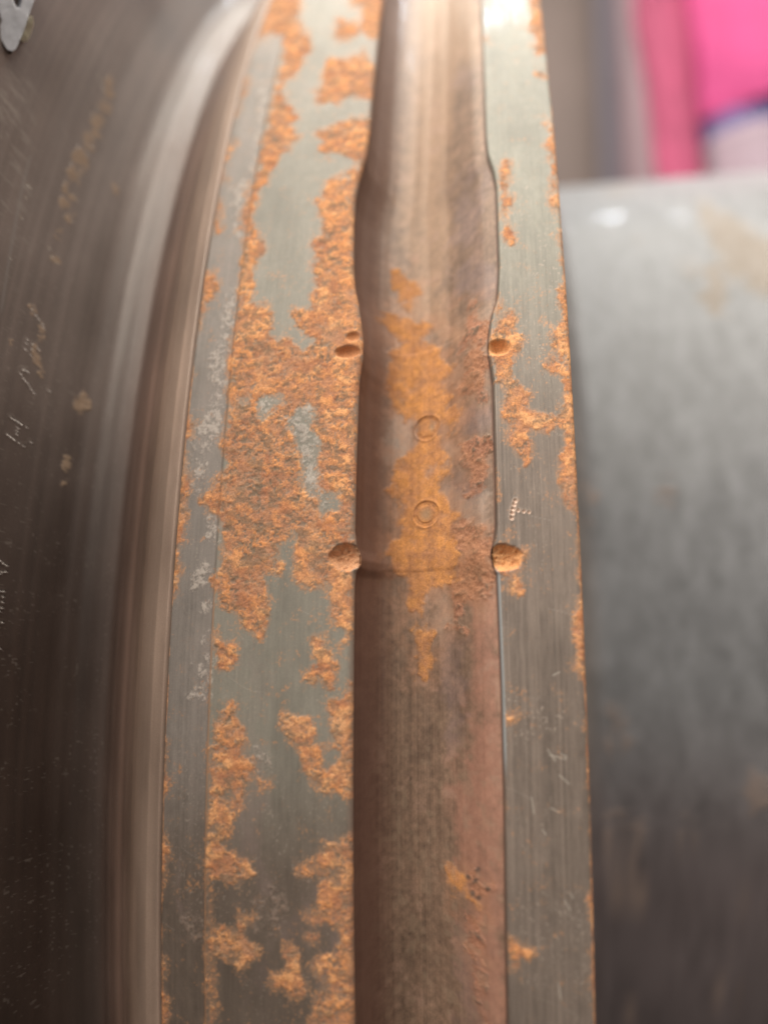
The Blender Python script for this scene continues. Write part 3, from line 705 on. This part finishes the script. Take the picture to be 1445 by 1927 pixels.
# balance weight wedged in the groove between the four punch marks
p0, p1 = phi_at(780, 1068), phi_at(780, 596)
pw = PHI_D[(PHI_D >= p0) & (PHI_D <= p1)]
Xw, Rw = groove_cols(pw, .055, .955, 175)
PHw = np.broadcast_to(pw[:, None], Xw.shape).copy()
x, y, z = surf(Xw, Rw, PHw); px, py = project(x, y, z)
cw, hw, mw, rw = groove_sk(Xw, PHw, Rw, px, py)
t = np.linspace(.055, .955, 175)[None, :]
edge = np.minimum(np.minimum(sstep(p0, p0 + .004, PHw), sstep(p1, p1 - .0035, PHw)), np.minimum(sstep(.055, .16, t), sstep(.955, .87, t)))
Rw = Rw + hw - .0008 + .0019 * edge
for (x0, y0, gap) in ((806, 820, 1), (804, 976, 0)):
    p, ph = hit_phi(x0, y0, R - .118)
    dx = (Xw - p[0]) * F; ds = (PHw - ph) * (R - .118) * F
    rr = np.hypot(dx, ds); ang = np.arctan2(ds, dx)
    g = np.exp(-((rr - 23) / 3.0) ** 2)
    if gap: g = g * (1 - .8 * np.exp(-((ang - .9) / .45) ** 2))
    Rw = Rw - .0060 * g * (.75 + .5 * fbm(dx / 12 + 3, ds / 12 + (7 if gap else 2), 3, 5) * 2) + .0012 * np.exp(-((rr - 29) / 2.5) ** 2)
    cw = col_mix(cw, c3(.27, .125, .07), g * .5)
    q = np.exp(-(rr / (13 if not gap else 8)) ** 4) if not gap else np.exp(-(((dx - 11) / 6) ** 2 + (ds / 8) ** 2))
    cw = col_mix(cw, c3(.30, .24, .17), q * .55)
weight = link("balance_weight", grid_mesh("balance_weight", Xw, Rw, PHw, cw, mw, rw), M_ROTOR, rotor)
weight['label'] = "rust-bloomed balance weight stamped with two rings in the groove"

# disc with its fillet ---------------------------------------------------------
DX = np.array([XL + .012, XL - .0005, XL - .005, XL - .025, XL - .06, XL - .10, XL - .145, XL - .185, XL - .22, XL - .25, XL - .28, XL - .305, XL - .322, XL - .335, XL - .34])
DR = np.array([-.030, -.016, -.0105, -.018, -.045, -.092, -.125, -.115, -.07, -.01, .08, .19, .31, .43, .49])
tt = np.linspace(0, 1, 320)
sl = np.concatenate([[0], np.cumsum(np.hypot(np.diff(DX), np.diff(DR)))]); sl /= sl[-1]
def crs(xp, yp, x):                         # smooth interpolation (monotone-ish catmull)
    y = np.interp(x, xp, yp)
    k = np.hanning(27); k /= k.sum()
    yp_ = np.concatenate([2 * y[0] - y[13:0:-1], y, 2 * y[-1] - y[-2:-15:-1]])
    return np.convolve(yp_, k, 'valid')
tu = np.linspace(0, 1, 320) ** 1.15
PX_ = np.interp(tu, sl, DX); PR_ = np.interp(tu, sl, DR)
SX, SR = crs(np.linspace(0,1,320), PX_, np.linspace(0,1,320)), crs(np.linspace(0,1,320), PR_, np.linspace(0,1,320))
bl = sstep(0.09, .16, np.linspace(0, 1, 320))
SX = lerp(PX_, SX, bl); SR = lerp(PR_, SR, bl)
wv = sstep(XL - .045, XL - .075, SX) * sstep(XL - .27, XL - .20, SX)      # shallow waves added in the fillet to shape highlight streaks
SR = SR + wv * (  .0027 * np.sin((SX - XL) * 2 * math.pi / .062 + .6) + .0007 * np.sin((SX - XL) * 2 * math.pi / .023))
# add the outer rim, a flat edge and the back face
SX = np.concatenate([SX, [SX[-1] - .02, SX[-1] - .5, SX[-1] - .52, SX[-1] - .52]])
SR = np.concatenate([SR, [.503, .503, .48, -1.4]])
def disc_cols(ph):
    X = np.broadcast_to(SX, (len(ph), len(SX))).copy()
    return X, R + np.broadcast_to(SR, X.shape).copy()
def prof_hit(px, py):
    d = ray(px, py)
    best = None
    for i in range(0, 320):
        if d[0] >= 0: continue
        tpar = SX[i] / d[0]
        rr = math.hypot(YC - d[1] * tpar, d[2] * tpar - ZC)
        g = rr - (R + SR[i])
        if best is not None and best[0] * g < 0:
            return SX[i], R + SR[i], math.atan2(d[2] * tpar - ZC, YC - d[1] * tpar)
        best = (g,)
    return None
GLY = [(0, 400, 4.014, [(90,1545),(105,1560),(125,1570),(150,1585),(170,1600),(205,1620),(145,1630),(135,1650),(133,1675),(70,1680),(95,1700),(120,1720),(150,1740),(180,1760),
        (180,1190),(200,1195),(225,1210),(170,1225),(185,1255),(205,1280),(225,1300),(240,1320),(250,1340),(265,1365),(240,1735),(380,1350),
        (215,960),(208,990),(200,1035),(250,995),(265,1005),(290,1020),(305,1045),(255,1040),(245,1080),(255,740),(280,780),(305,815),(335,850),(340,880)]),
       (0, 960, 6.88, [(25,655),(62,688),(97,715),(90,795),(52,803),(12,820),(22,1045),(68,1048),(63,1120),(57,1190),(47,1262),(15,1308),(38,1450),(3,1510),(8,1790)]),
       (0, 100, 4.588, [(860,200),(875,240),(890,290),(910,330),(935,370),(840,480),(800,530),(830,560),(870,600),(800,600),(850,660),(770,700),(740,760),(790,800),(820,740),
        (680,820),(665,870),(700,920),(740,900),(760,860),(620,960),(600,1010),(640,1050),(690,1060),(700,1010),(570,1120),(590,1180),(640,1240),(670,1270),(540,1290),(600,1330),(570,1440),(620,1450),(430,1680),(460,1760),(500,1810),(245,1140),(270,1160),(230,1250),(190,1420),(95,1770)])]
DOTS = []
for ox, oy, k, pts in GLY:
    for (x_, y_) in pts:
        hh = prof_hit(ox + x_ / k, oy + y_ / k)
        if hh: DOTS.append(hh + ((oy == 100),))
def disc_sk(X, PH, Rd, px, py):
    c, h, m, r = disc_skin(X, PH, Rd, px, py)
    for (dx_, dr_, dp_, soft) in DOTS:
        d2 = ((X - dx_) ** 2 + (Rd - dr_) ** 2 + ((PH - dp_) * dr_) ** 2) * F * F
        g = np.exp(-d2 / (3.0 if not soft else 14))
        ring = np.exp(-((np.sqrt(d2) - 4.2) / 1.4) ** 2)
        h = h - .006 * g * (1 if not soft else .5) + .0016 * ring
        c = col_mix(c, c3(.5, .45, .42) if not soft else c3(.25, .20, .15), np.clip(g * (1 if not soft else .5), 0, 1))
    # old scratch down the web
    t_ = np.clip((py - 290) / 300, 0, 1)
    w = np.exp(-((px - (60 - 58 * t_ ** .8)) / 3.0) ** 2) * sstep(285, 300, py) * sstep(600, 570, py)
    c = col_mix(c, c3(.20, .185, .18), w * .45)
    mf = sstep(.10, .5, 1 - np.abs(px) / 90) * sstep(700, 150, py)
    c = col_mix(c, c3(.24, .21, .19), mf * sstep(0, .6, fbm(X * F / 9, PH * R * F / 14, 4, 7, .7)) * .7)
    # the shoulder under the land keeps a rusted seam
    return c, h, m, r
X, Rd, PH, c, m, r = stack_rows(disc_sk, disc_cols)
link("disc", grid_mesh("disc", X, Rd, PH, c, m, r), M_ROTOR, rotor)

# shaft ------------------------------------------------------------------------
def horizon_r(px, py):
    d = ray(px, py)
    n = math.hypot(d[1], d[2]); return abs(YC * d[2] - ZC * d[1]) / n, d
hz = []
for (px_, py_) in ((1050, 352), (1150, 345), (1250, 337), (1350, 328), (1445, 319)):
    rr, d = horizon_r(px_, py_)
    tpar = (d[1] * YC + d[2] * ZC) / (d[1] ** 2 + d[2] ** 2)
    hz.append((d[0] * tpar, rr))
print("shaft horizon", hz)
hx = np.array([h_[0] for h_ in hz]); hr = np.array([h_[1] for h_ in hz])
kf = np.polyfit(hx, hr, 1)
SXs = np.concatenate([[XR, XR + .0005, XR + .002], np.linspace(XR + .004, XR + .16, 40), np.linspace(XR + .17, XR + 1.6, 130), [XR + 2.6, XR + 5, XR + 5.02]])
def shaft_r(x):
    base = kf[1] + kf[0] * np.clip(x, hx[0] - .1, hx[-1] + .1)
    top = R - .008
    t = np.clip((x - XR) / .16, 0, 1)
    fil = base + (top - base) * np.clip(1 - np.sqrt(np.clip(1 - (1 - t) ** 2, 0, 1)), 0, 1)
    return fil
SRs = shaft_r(SXs); SRs[0] = R - .006; SRs[1] = R - .02; SRs[-1] = .05
def shaft_cols(ph):
    X = np.broadcast_to(SXs, (len(ph), len(SXs))).copy()
    return X, np.broadcast_to(SRs, X.shape).copy()
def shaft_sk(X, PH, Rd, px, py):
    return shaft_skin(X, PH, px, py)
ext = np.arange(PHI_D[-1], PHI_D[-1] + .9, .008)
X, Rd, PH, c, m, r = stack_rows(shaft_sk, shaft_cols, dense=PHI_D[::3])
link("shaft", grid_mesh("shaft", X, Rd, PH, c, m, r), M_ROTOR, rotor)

# blade root clamp high on the disc wall ----------------------------------------
M_CLAMP = simple_mat("clean_grey_steel", (.46, .47, .52), .4, .3, .15, 400, .0002)
M_KEY = simple_mat("pale_scaled_steel", (.85, .72, .55), .7, .1, .35, 700, .0006)
M_SLOT = simple_mat("dark_slot_fill", (.07, .045, .035), .6, .3, .2, 300)  # dark fill puts the slot and gap shade into the colour
def prism(name, pts, z0, z1, mat, parent, bev=.00012):
    """outline on the camera-side face of the disc wall, pushed back by real thickness"""
    bm = bmesh.new()
    n0 = ray(30, 50)
    def place(p, zz):
        d = ray(*p); return d / np.dot(d, [sy_ * -1 * cp_, cy_ * cp_, sp_]) * zz
    f = [bm.verts.new((place(p, z0) - np.array([0, YC, ZC])) * S) for p in pts]
    b = [bm.verts.new(((place(p, z0) + (ray(30, 50) + np.array([-.12, 0, .05])) * (z1 - z0)) - np.array([0, YC, ZC])) * S) for p in pts]
    bm.faces.new(f); bm.faces.new(b[::-1])
    n = len(pts)
    for i in range(n):
        bm.faces.new([f[i], b[i], b[(i + 1) % n], f[(i + 1) % n]])
    bmesh.ops.recalc_face_normals(bm, faces=bm.faces)
    if bev: bmesh.ops.bevel(bm, geom=list(bm.edges), offset=bev, segments=2, affect='EDGES', profile=.6)
    me = bpy.data.meshes.new(name); bm.to_mesh(me); bm.free()
    for p_ in me.polygons: p_.use_smooth = False
    return link(name, me, mat, parent)
hb = prof_hit(30, 60)
print("root wall hit", hb)
def depth_of(px_, py_):
    h_ = prof_hit(px_, py_); x, y, z = surf(*h_)
    return cp_ * (-sy_ * x + cy_ * y) + sp_ * z
zr = depth_of(40, 70)
print("root depth", zr)
root = prism("blade_root", [(-60,-70),(24,-70),(24,-6),(28,6),(33,15),(39,15),(42,4),(44,-70),(90,-70),(70,-12),(63,8),(54,32),(46,58),(38,76),(31,93),(24,97),(15,94),(9,86),(3,74),(-3,60),(4,40),(0,24),(-8,10),(-60,6)], zr * .965, zr * 1.02, M_CLAMP, rotor)
prism("locking_key", [(62,30),(64,45),(60,60),(53,77),(46,79),(38,75),(44,58),(54,38)], zr * .985, zr * 1.03, M_KEY, rotor, .0001)
prism("root_shoulder", [(-40,60),(2,76),(10,90),(26,98),(22,101),(0,107),(-40,112)], zr * .975, zr * 1.03, M_SLOT, rotor, .0001)
prism("root_shoulder", [(20,-60),(50,-60),(46,14),(38,21),(31,20),(22,-4)], zr * 1.0, zr * 1.05, M_SLOT, rotor, .0001)
prism("root_shoulder", [(-30,0),(6,18),(7,48),(3,64),(-30,64)], zr * 1.0, zr * 1.05, M_KEY, rotor, .0001)

# ------------------------------------------------------------------ hall behind the rotor
def box(bm, x0, x1, y0, y1, z0, z1):
    v = [bm.verts.new(p) for p in [(x0,y0,z0),(x1,y0,z0),(x1,y1,z0),(x0,y1,z0),(x0,y0,z1),(x1,y0,z1),(x1,y1,z1),(x0,y1,z1)]]
    for f in [(0,3,2,1),(4,5,6,7),(0,1,5,4),(1,2,6,5),(2,3,7,6),(3,0,4,7)]: bm.faces.new([v[i] for i in f])
def mesh_from(bm, name):
    me = bpy.data.meshes.new(name); bm.to_mesh(me); bm.free(); return me
M_FLOOR = simple_mat("concrete_floor", (.07, .062, .055), .8, 0, .25, 3, .002)
bm = bmesh.new(); bmesh.ops.create_grid(bm, x_segments=8, y_segments=8, size=8)
fl = link("floor", mesh_from(bm, "floor"), M_FLOOR); fl['kind'] = "structure"
M_WALL = simple_mat("brown_sheet_wall", (.125, .093, .085), .7, 0, .2, 2, .001)
M_JOINT = simple_mat("grey_blue_post", (.105, .09, .115), .6, 0, .1, 3)
M_POST = simple_mat("mauve_post", (.165, .105, .125), .6, 0, .1, 3)
WY = 2.6
def at(px_, py_, Yw):
    d = ray(px_, py_); return d * (Yw / d[1]) + np.array([0, 0, CAM_Z])
bm = bmesh.new(); box(bm, -4, 4, WY, WY + .12, 0, 3.4)
w_ = link("wall", mesh_from(bm, "wall"), M_WALL); w_['kind'] = "structure"
def post(name, pxa, pxb, yy, mat, label, cat):
    xa, xb = at(pxa, 250, yy)[0], at(pxb, 250, yy)[0]
    e = bpy.data.objects.new(name, None); scene.collection.objects.link(e); e.location = ((xa + xb) / 2, yy, 0)
    e['label'] = label; e['category'] = cat
    wd = (xb - xa) / 2
    bm = bmesh.new(); box(bm, -wd, wd, -.05, -.042, .012, 3.3); box(bm, -wd, wd, .042, .05, .012, 3.3); box(bm, -.006, .006, -.042, .042, .012, 3.3)
    bmesh.ops.bevel(bm, geom=list(bm.edges), offset=.0015, segments=1, affect='EDGES')
    link("flange_section", mesh_from(bm, "flange_section"), mat, e)
    bm = bmesh.new(); box(bm, -wd - .04, wd + .04, -.09, .09, 0, .012)
    link("base_plate", mesh_from(bm, "base_plate"), mat, e)
post("steel_column", 1128, 1170, WY - .12, M_JOINT, "slate grey steel column beside the brown wall, left of the mauve post", "column")
post("steel_column", 1172, 1238, WY - .3, M_POST, "blurred mauve painted column right behind the person in pink", "column")

# ------------------------------------------------------------------ person in the pink shirt
M_SHIRT = simple_mat("hot_pink_cloth", (.60, .08, .27), .85, 0, .12, 30, .002)
M_SLEEVE = simple_mat('crimson_cloth', (.34, .055, .13), .85, 0, .2, 25, .002)
M_BELT = simple_mat("blue_waistband", (.10, .09, .26), .8, 0, .1, 30)
M_TROUS = simple_mat("pale_lilac_cloth", (.30, .235, .29), .85, 0, .15, 18, .002)
M_SKIN = simple_mat("skin", (.58, .35, .25), .55, 0, .06, 20)
M_HAIR = simple_mat("dark_hair", (.03, .022, .018), .6, 0, .2, 60)
M_SHOE = simple_mat("dark_shoe", (.04, .035, .035), .6, 0, .2, 30)
PY = 1.02
xl = at(1225, 200, PY)[0]; xt = at(1283, 200, PY)[0]; zh = at(1350, 208, PY)[2]
px_c = xt + .175
print("person", xl, xt, zh)
person = bpy.data.objects.new("person", None); scene.collection.objects.link(person)
person.location = (px_c, PY, 0)
person['label'] = "standing person in hot pink long-sleeved shirt and pale lilac trousers behind the shaft"
person['category'] = "person"
hem = zh
def loft(name, rings, mat, seg=40, fold=.0, seed=0, closed=True):
    """rings: (x, y, z, rx, ry)"""
    bm = bmesh.new(); rows = []
    r0 = random.Random(seed); ph = [r0.random() * 6.28 for _ in range(6)]
    for (x, y, z, rx, ry) in rings:
        row = []
        for i in range(seg):
            a = 2 * math.pi * i / seg
            k = 1 + fold * (math.sin(5 * a + ph[0] + z * 9) * .5 + math.sin(9 * a + ph[1] - z * 14) * .35 + math.sin(3 * a + z * 22 + ph[2]) * .4)
            row.append(bm.verts.new((x + rx * k * math.cos(a), y + ry * k * math.sin(a), z)))
        rows.append(row)
    for a_, b_ in zip(rows, rows[1:]):
        for i in range(seg):
            bm.faces.new([a_[i], a_[(i + 1) % seg], b_[(i + 1) % seg], b_[i]])
    if closed: bm.faces.new(rows[0][::-1]); bm.faces.new(rows[-1])
    bmesh.ops.recalc_face_normals(bm, faces=bm.faces)
    for f in bm.faces: f.smooth = True
    return link(name, mesh_from(bm, name), mat, person)
def interp_rings(keys, n):
    keys = np.array(keys, float); t = np.linspace(0, len(keys) - 1, n)
    return [tuple(np.interp(t, range(len(keys)), keys[:, j])[i] for j in range(5)) for i in range(n)]
sh = hem + .47
# continuous body by skin modifier
body_pts = [(0,0,hem-.10,.06),(0,0,hem+.1,.075),(0,0,hem+.3,.10),(0,0,sh,.10),(0,0,sh+.09,.055),(0,-.01,sh+.17,.075),(0,-.01,sh+.25,.085),(0,-.005,sh+.30,.06)]
edges = [(i, i + 1) for i in range(7)]
radii = [p[3] for p in body_pts]; pts = [p[:3] for p in body_pts]
def chain(start, lst):
    prev = start
    for (x, y, z, r_) in lst:
        pts.append((x, y, z)); radii.append(r_); edges.append((prev, len(pts) - 1)); prev = len(pts) - 1
    return prev
armx = xl + .022 - px_c
hands = []
for sgn in (-1, 1):
    ax = armx if sgn < 0 else -armx
    w = chain(3, [(sgn * .15, 0, sh - .01, .05), (lerp(sgn * .17, ax, .4), 0, sh - .14, .042), (ax, .01, sh - .30, .036), (ax, -.02, sh - .50, .026), (ax, -.035, sh - .56, .022)])
    palm = chain(w, [(ax + sgn * -.004, -.045, sh - .62, .026)])
    for j, (dx, ln) in enumerate(((-.024, .060), (-.009, .070), (.007, .066), (.021, .052))):
        chain(palm, [(ax + dx, -.052, sh - .655, .0095), (ax + dx * 1.05, -.062, sh - .655 - ln * .5, .0088), (ax + dx, -.056, sh - .655 - ln, .0075)])
    chain(palm, [(ax - sgn * .030, -.062, sh - .63, .0105), (ax - sgn * .038, -.075, sh - .665, .009)])
for sgn in (-1, 1):
    chain(0, [(sgn * .085, 0, hem - .2, .062), (sgn * .095, -.01, .50, .058), (sgn * .1, .01, .28, .050), (sgn * .1, .02, .09, .036), (sgn * .105, -.09, .045, .034)])
me = bpy.data.meshes.new("body"); me.from_pydata(pts, edges, []); me.update()
body = link("body", me, M_SKIN, person)
sk = body.modifiers.new("skin", 'SKIN')
for i, r_ in enumerate(radii): me.skin_vertices[0].data[i].radius = (r_, r_ * .85) if len(me.skin_vertices) else (r_, r_)
if len(me.skin_vertices): me.skin_vertices[0].data[0].use_root = True
ss = body.modifiers.new("sub", 'SUBSURF'); ss.levels = 1; ss.render_levels = 1
loft("shirt", interp_rings([(0,0,hem-.03,.172,.075),(0,0,hem-.01,.176,.078),(0,0,hem+.08,.176,.09),(0,0,hem+.25,.182,.115),(0,0,hem+.38,.195,.13),(0,0,sh-.01,.175,.10),(0,0,sh+.03,.09,.075),(0,0,sh+.05,.065,.062)], 90), M_SHIRT, 96, .075, 3, False)
for sgn in (-1, 1):
    ax = armx if sgn < 0 else -armx
    loft("sleeve", interp_rings([(ax,-.05,sh-.68,.027,.030),(ax,-.045,sh-.61,.028,.031),(ax,-.02,sh-.48,.031,.034),(ax,.01,sh-.30,.036,.044),(lerp(sgn*.17,ax,.4),0,sh-.14,.046,.056),(sgn*.165,0,sh-.03,.046,.06),(sgn*.12,0,sh+.012,.03,.04)], 40), M_SLEEVE, 32, .10, 5 + sgn)
loft("waistband", interp_rings([(0,0,hem-.062,.160,.070),(0,0,hem-.005,.163,.070)], 4), M_BELT, 48, .01, 1, False)
for sgn in (-1, 1):
    loft("trouser_leg", interp_rings([(sgn*.1,.015,.07,.062,.07),(sgn*.1,.01,.28,.07,.075),(sgn*.095,-.005,.50,.076,.082),(sgn*.088,0,hem-.22,.086,.09),(sgn*.078,0,hem-.06,.080,.066)], 40), M_TROUS, 40, .03, 8 + sgn)
    loft("shoe", [(sgn*.105,-.06,.0,.048,.13),(sgn*.105,-.06,.03,.05,.132),(sgn*.105,-.03,.07,.042,.09),(sgn*.102,.01,.10,.04,.05)], M_SHOE, 28)
loft("hair", interp_rings([(0,.02,sh+.19,.082,.085),(0,.012,sh+.26,.092,.10),(0,.005,sh+.32,.075,.085),(0,.0,sh+.345,.03,.035)], 14), M_HAIR, 36, .02)
for sgn in (-1, 1):
    loft("ear", [(sgn*.083,0,sh+.20,.006,.012),(sgn*.088,.002,sh+.22,.009,.018),(sgn*.086,.003,sh+.245,.006,.014)], M_SKIN, 12)
    loft("eye", [(sgn*.03,-.083,sh+.228,.004,.004),(sgn*.03,-.084,sh+.234,.011,.008),(sgn*.03,-.083,sh+.24,.004,.004)], M_HAIR, 12)
loft("nose", [(0,-.09,sh+.232,.006,.006),(0,-.098,sh+.205,.012,.013),(0,-.09,sh+.192,.008,.006)], M_SKIN, 12)
loft("mouth", [(0,-.082,sh+.163,.012,.004),(0,-.086,sh+.169,.022,.006),(0,-.083,sh+.175,.014,.004)], simple_mat("lips", (.42,.16,.14), .5), 14)
